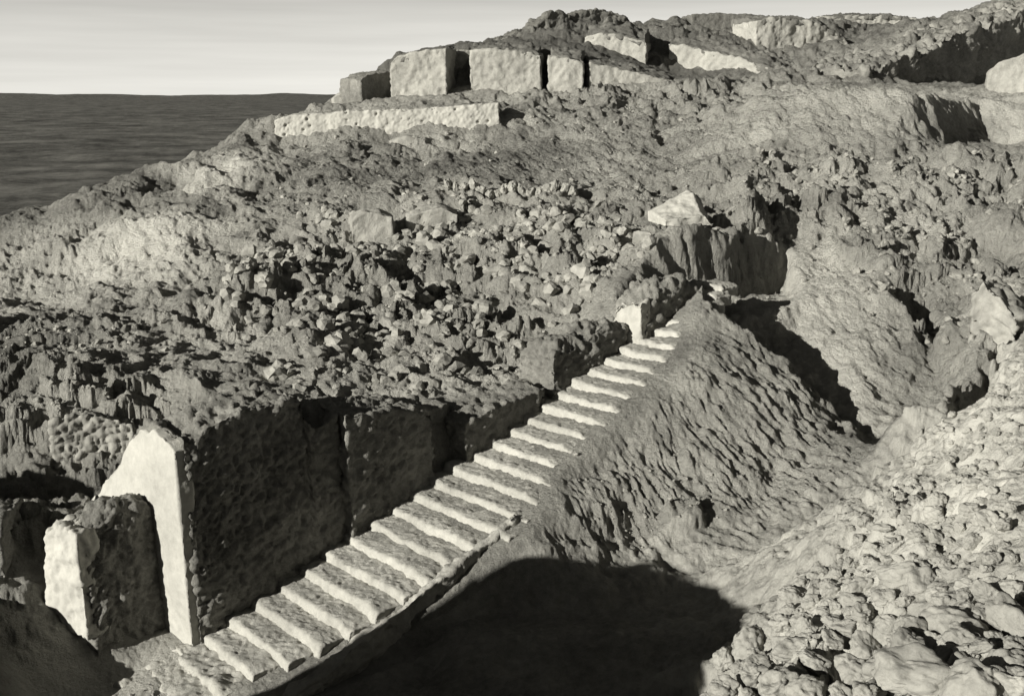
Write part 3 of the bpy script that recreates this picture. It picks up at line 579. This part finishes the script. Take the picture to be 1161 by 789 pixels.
px_wall('pale_block', 'pale smooth block at the right edge under the great black wall', 'block', (1118, 98), (1200, 99), 69.5, 68.0, [(1118, 84), (1130, 72), (1161, 60), (1200, 52)], 2.5, M_WALL, dict(big=.2, mid=.06, fine=.03), .1, bury=.8, seed=69)

# remnants of brickwork standing out of the slope
RM = dict(big=.20, mid=.07, fine=.04)
px_wall('wall_remnant', 'square brick remnant with a black right side, left of the white block row', 'wall remnant', (398, 272), (446, 270), 46.4, 46.6, [(398, 252), (412, 241), (430, 240), (446, 247)], 1.6, M_WALL, RM, bury=.6, seed=81)
px_wall('wall_remnant', 'pale broken remnant just below the left end of the white block row', 'wall remnant', (462, 264), (520, 260), 47.4, 47.6, [(462, 246), (480, 238), (505, 236), (520, 242)], 1.5, M_WALL, RM, bury=.6, seed=82)
px_wall('wall_remnant', 'low ledge of bright rough brick courses above the black trench at the left', 'wall remnant', (60, 512), (152, 506), 29.2, 29.7, [(60, 482), (85, 472), (120, 474), (152, 480)], 1.2, M_ROCK, dict(big=.14, mid=.06, fine=.06, lump=.06, lump_scale=3.2), bury=.5, cell=.045, seed=83)
px_wall('wall_remnant', 'pale smooth buttress of clay at the right edge above the near slope', 'wall remnant', (1098, 372), (1150, 384), 34.6, 33.8, [(1098, 335), (1110, 322), (1130, 336), (1150, 362)], 1.8, M_ROCK, dict(big=.35, mid=.2, fine=.07, lump=.12, lump_scale=2.2), bury=.6, seed=86)
px_wall('wall_remnant', 'small pale block standing in the shade right under the terrace wall', 'wall remnant', (442, 180), (482, 178), 60.6, 60.8, [(442, 160), (460, 156), (482, 158)], 1.4, M_WALL, RM, bury=.6, seed=87)

# leaning slab above the gully head
sx, sy, sz = at(783, 238, 41.9)
P_, Q_ = box_from((-.95, -.3), (1, .25), 1.9, 1.8, lambda l, w: l*0-.6, lambda l, w: -.35+(.15+.42*l)*sstep(0, 1.5, w)+.1*l-.4*sstep(1.5, 1.9, l), cell=.05, rough=dict(big=.14, mid=.07, fine=.025), seed=71)
o = link('leaning_slab', mesh_np('leaning_slab', P_, Q_, M_PLASTER), label='bright smooth wedge of plaster lying above the head of the stairs', category='slab'); o.location = (sx, sy, sz)

# ------------------------------------------------------------------ loose pieces
def ico(sub):
    import bmesh
    bm = bmesh.new(); bmesh.ops.create_icosphere(bm, subdivisions=sub, radius=1)
    V_ = np.array([v.co[:] for v in bm.verts]); F_ = np.array([[v.index for v in f.verts] for f in bm.faces]); bm.free()
    return V_, F_
def rock_variant(sub, seed, flat=.62, block=.35, cuts=5):
    V_, F_ = ico(sub); n = V_.copy()
    m = np.max(np.abs(V_), 1, keepdims=True); V_ = V_*(1-block)+V_/m*.8*block
    V_ = V_*np.array([1.0, .78, flat])
    d = .30*fbm(n[:, 0]*1.3+seed, n[:, 1]*1.3, n[:, 2]*1.3+seed, 3, seed)+.10*fbm(n[:, 0]*4+seed, n[:, 1]*4, n[:, 2]*4, 3, seed+5)+.03*fbm(n[:, 0]*14, n[:, 1]*14+seed, n[:, 2]*14, 2, seed+6)
    # chipped facets
    r = np.random.default_rng(seed)
    for _ in range(cuts):
        q = r.normal(size=3); q /= np.linalg.norm(q); h = r.uniform(.55, .85)*(.75 if cuts > 8 else 1)
        e = np.clip(V_@q-h, 0, None); V_ = V_-e[:, None]*q*.85
    return V_+n*d[:, None], F_
BIG = [mesh_np('boulder', *rock_variant(5, 500+i, .6+.06*(i % 4), .25+.1*(i % 3)), M_ROCK) for i in range(10)]
def place_rock(me, name, label, cat, group, x, y, s, sink=.25, seed=0):
    r = random.Random(seed)
    o = link(name, me, label=label, category=cat, group=group)
    o.location = (x, y, ground_z(x, y)+s*(.45-sink)); o.scale = (s*r.uniform(.85, 1.25), s*r.uniform(.8, 1.15), s*r.uniform(.75, 1.1))
    o.rotation_euler = (r.uniform(-.45, .45), r.uniform(-.45, .45), r.uniform(0, 6.28))
    return o
taken = []
def free_spot(x, y, s):
    for a, b, c in taken:
        if (a-x)**2+(b-y)**2 < ((c+s)*.72)**2: return False
    taken.append((x, y, s)); return True
r = random.Random(5); k = 0
fields = [  # px range, py range, Y range guess handled by marching to the ground
    (820, 1161, 720, 800, .24, .42, 80), (880, 1161, 660, 735, .16, .30, 75), (920, 1150, 560, 660, .08, .2, 80), (980, 1161, 470, 570, .06, .15, 50)]
def sight(px, py, y0=11, y1=70):
    ys = np.arange(y0, y1, .12)
    pts = np.array([at(px, py, q) for q in ys])
    g = gz_arr(pts[:, 0], pts[:, 1]); h = np.nonzero(pts[:, 2] < g)[0]
    return pts[h[0]] if len(h) else None
FIELD = [('large rounded clay boulder in the heap along the bottom of the near slope', 'large boulders at the bottom of the near slope'), ('middle-sized pale clay boulder just above the bottom heap on the near slope', 'middle-sized boulders above the heap'),
         ('small pale clay lump half way up the near slope by the gully', 'small lumps half way up the near slope'), ('fist-sized pale clay lump near the head of the gully on the right', 'tiny lumps near the head of the gully')]
for fi, (a, b, c, d, s0, s1, n) in enumerate(fields):
    got = 0
    for _ in range(n*3):
        if got >= n: break
        px, py = r.uniform(a, b), r.uniform(c, d)
        if px < 1085-(py-470)*.95: continue
        p = sight(px, py)
        if p is None or p[1] > 30: continue
        s = r.uniform(s0, s1)*(.8 if r.random() < .6 else 1.15)
        if not free_spot(p[0], p[1], s): continue
        place_rock(BIG[k % 10], 'boulder', FIELD[fi][0], 'boulder', FIELD[fi][1], p[0], p[1], s, .22, k); k += 1; got += 1
# row of small white blocks along a ledge in the middle distance
for i in range(16):
    px = 508+i*9.3+r.uniform(-2, 2); p = at(px, 219-3*math.sin(i/15*math.pi)+r.uniform(-1.5, 1.5), 50.9)
    o = place_rock(BIG[(i*3) % 10], 'pale_block', 'small white block in the row along the ledge in mid slope', 'block', 'row of small white blocks on the ledge', p[0], p[1], r.uniform(.2, .3), -.1, 900+i)
    o.scale.z *= 1.6

# rubble: uncounted small debris over the slopes
SM = [rock_variant(2, 700+i, .6, .8, 14) for i in range(10)]
def rubble(name, zones, seed):
    rg = np.random.default_rng(seed); Vs = []; Fs = []; off = 0
    for (poly, n, s0, s1) in zones:
        pl = np.array(poly); lo = pl.min(0); hi = pl.max(0)
        pts = rg.uniform(lo, hi, (n*4, 2)); m = in_poly(pts[:, 0], pts[:, 1], poly); pts = pts[m][:n]
        q = height(pts[:, 0], pts[:, 1])
        cl = fbm(pts[:, 0]*.7, pts[:, 1]*.7, None, 3, seed)
        keep = (rg.uniform(0, 1, len(pts)) < np.clip(q[1]+.15, 0, 1)) & (cl > rg.uniform(-.25, .4, len(pts)))
        pts = pts[keep]; zz = q[0][keep]
        for (x, y), z in zip(pts, zz):
            V_, F_ = SM[rg.integers(10)]
            s = s0+(s1-s0)*rg.random()**4
            a, b = rg.uniform(0, 6.28), rg.uniform(-.5, .5)
            ca, sa, cb_, sb_ = math.cos(a), math.sin(a), math.cos(b), math.sin(b)
            Rm = np.array([[ca, -sa, 0], [sa, ca, 0], [0, 0, 1]])@np.array([[1, 0, 0], [0, cb_, -sb_], [0, sb_, cb_]])
            Vs.append((V_*s)@Rm.T+np.array([x, y, z+s*.08])); Fs.append(F_+off); off += len(V_)
    link(name, mesh_np(name, np.concatenate(Vs), np.concatenate(Fs), M_RUBBLE, False), kind='stuff', label='broken brick rubble strewn over the slopes', category='rubble')
P2 = lambda *q: [at(*p)[:2] for p in q]
rubble('rubble', [
    (P2((250, 330, 39), (330, 440, 30.5), (450, 455, 30.5), (600, 410, 34.5), (790, 246, 41.6), (640, 220, 51), (480, 226, 50), (330, 235, 50)), 5200, .05, .5),
    (P2((-40, 480, 30), (60, 500, 29.6), (200, 440, 30.8), (250, 330, 39), (0, 365, 37.3)), 1200, .05, .2),
    (P2((800, 240, 42), (880, 280, 40), (1080, 380, 35), (1200, 300, 41), (1200, 175, 54), (850, 175, 54)), 2600, .06, .28),
    (P2((800, 789, 15.8), (940, 620, 21.5), (1060, 470, 27.5), (1200, 380, 31), (1250, 789, 12.5)), 4500, .03, .13),
    (P2((300, 240, 49), (330, 160, 62), (800, 110, 68), (800, 220, 50)), 1600, .06, .22),
    (P2((60, 789, 20.4), (100, 720, 22.4), (230, 720, 23.2), (240, 789, 20.8)), 700, .03, .12),
    (P2((600, 640, 26.2), (620, 560, 28.5), (800, 560, 28.6), (840, 590, 27.2), (760, 640, 26.2)), 700, .03, .11),
], 77)

# ------------------------------------------------------------------ light, sky, camera
SUN_AZ, SUN_EL = math.radians(39.5), math.radians(17.0)     # light travels towards +X+Y
s_dir = Vector((-math.cos(SUN_AZ)*math.cos(SUN_EL), -math.sin(SUN_AZ)*math.cos(SUN_EL), math.sin(SUN_EL)))
sl = bpy.data.lights.new('sun', 'SUN'); sl.energy = 5.0; sl.angle = math.radians(.5); sl.color = (1, .97, .90)
so = bpy.data.objects.new('sun', sl); COL.objects.link(so); so.rotation_euler = s_dir.to_track_quat('Z', 'Y').to_euler()
so.location = s_dir*100
HAZE = 6.0
W = bpy.data.worlds.new('World'); SC.world = W; W.use_nodes = True
nt = W.node_tree; bg = nt.nodes['Background']
sky = nt.nodes.new('ShaderNodeTexSky'); sky.sky_type = 'NISHITA'; sky.sun_disc = False
sky.sun_elevation = SUN_EL; sky.sun_rotation = math.atan2(s_dir.x, s_dir.y)
sky.dust_density = 0.4; sky.air_density = 0.45; sky.altitude = 1500
bw = nt.nodes.new('ShaderNodeRGBToBW'); mx = nt.nodes.new('ShaderNodeMix'); mx.data_type = 'RGBA'; mx.blend_type = 'MULTIPLY'; mx.inputs[0].default_value = 1
nt.links.new(sky.outputs[0], bw.inputs[0]); nt.links.new(bw.outputs[0], mx.inputs[6]); mx.inputs[7].default_value = (1.02, 1.0, .93, 1)
# a pale haze layer low over the horizon, with faint streaks of cloud
tc = nt.nodes.new('ShaderNodeTexCoord'); sp = nt.nodes.new('ShaderNodeSeparateXYZ'); nt.links.new(tc.outputs['Generated'], sp.inputs[0])
rp = nt.nodes.new('ShaderNodeValToRGB'); nt.links.new(sp.outputs[2], rp.inputs[0])
el = rp.color_ramp.elements; el[0].position = 0.0; el[0].color = (1, 1, 1, 1); el[1].position = .16; el[1].color = (0, 0, 0, 1)
e = el.new(.06); e.color = (.9, .9, .9, 1)
mp = nt.nodes.new('ShaderNodeMapping'); mp.inputs['Scale'].default_value = (3, 3, 70); nt.links.new(tc.outputs['Generated'], mp.inputs[0])
nz = nt.nodes.new('ShaderNodeTexNoise'); nz.inputs['Scale'].default_value = 1.6; nz.inputs['Detail'].default_value = 5; nt.links.new(mp.outputs[0], nz.inputs[0])
mr = nt.nodes.new('ShaderNodeMapRange'); nt.links.new(nz.outputs[0], mr.inputs[0]); mr.inputs[1].default_value = .3; mr.inputs[2].default_value = .7; mr.inputs[3].default_value = HAZE*.86; mr.inputs[4].default_value = HAZE*1.06
m2 = nt.nodes.new('ShaderNodeMix'); m2.data_type = 'RGBA'; m2.blend_type = 'MULTIPLY'; m2.inputs[0].default_value = 1
nt.links.new(rp.outputs[0], m2.inputs[6]); cb2 = nt.nodes.new('ShaderNodeCombineColor')
for q in range(3): nt.links.new(mr.outputs[0], cb2.inputs[q])
nt.links.new(cb2.outputs[0], m2.inputs[7])
m3 = nt.nodes.new('ShaderNodeMix'); m3.data_type = 'RGBA'; m3.blend_type = 'MULTIPLY'; m3.inputs[0].default_value = 1
nt.links.new(m2.outputs[2], m3.inputs[6]); m3.inputs[7].default_value = (1.02, 1, .93, 1)
ad = nt.nodes.new('ShaderNodeMix'); ad.data_type = 'RGBA'; ad.blend_type = 'ADD'; ad.inputs[0].default_value = 1
nt.links.new(mx.outputs[2], ad.inputs[6]); nt.links.new(m3.outputs[2], ad.inputs[7])
nt.links.new(ad.outputs[2], bg.inputs[0]); bg.inputs[1].default_value = 0.05

cam = bpy.data.cameras.new('camera'); co = bpy.data.objects.new('camera', cam); COL.objects.link(co)
co.location = (0, 0, EYE); co.rotation_euler = (math.pi/2-PITCH, 0, 0)
cam.sensor_fit = 'HORIZONTAL'; cam.sensor_width = 36; cam.lens = 36*FPX/1161; cam.clip_end = 60000; cam.clip_start = .1
SC.camera = co
SC.view_settings.view_transform = 'Standard'; SC.view_settings.look = 'None'; SC.view_settings.gamma = 1
SC.view_settings.exposure = 0.5
SC.render.engine = 'CYCLES'
SC.cycles.max_bounces = 3; SC.cycles.diffuse_bounces = 1
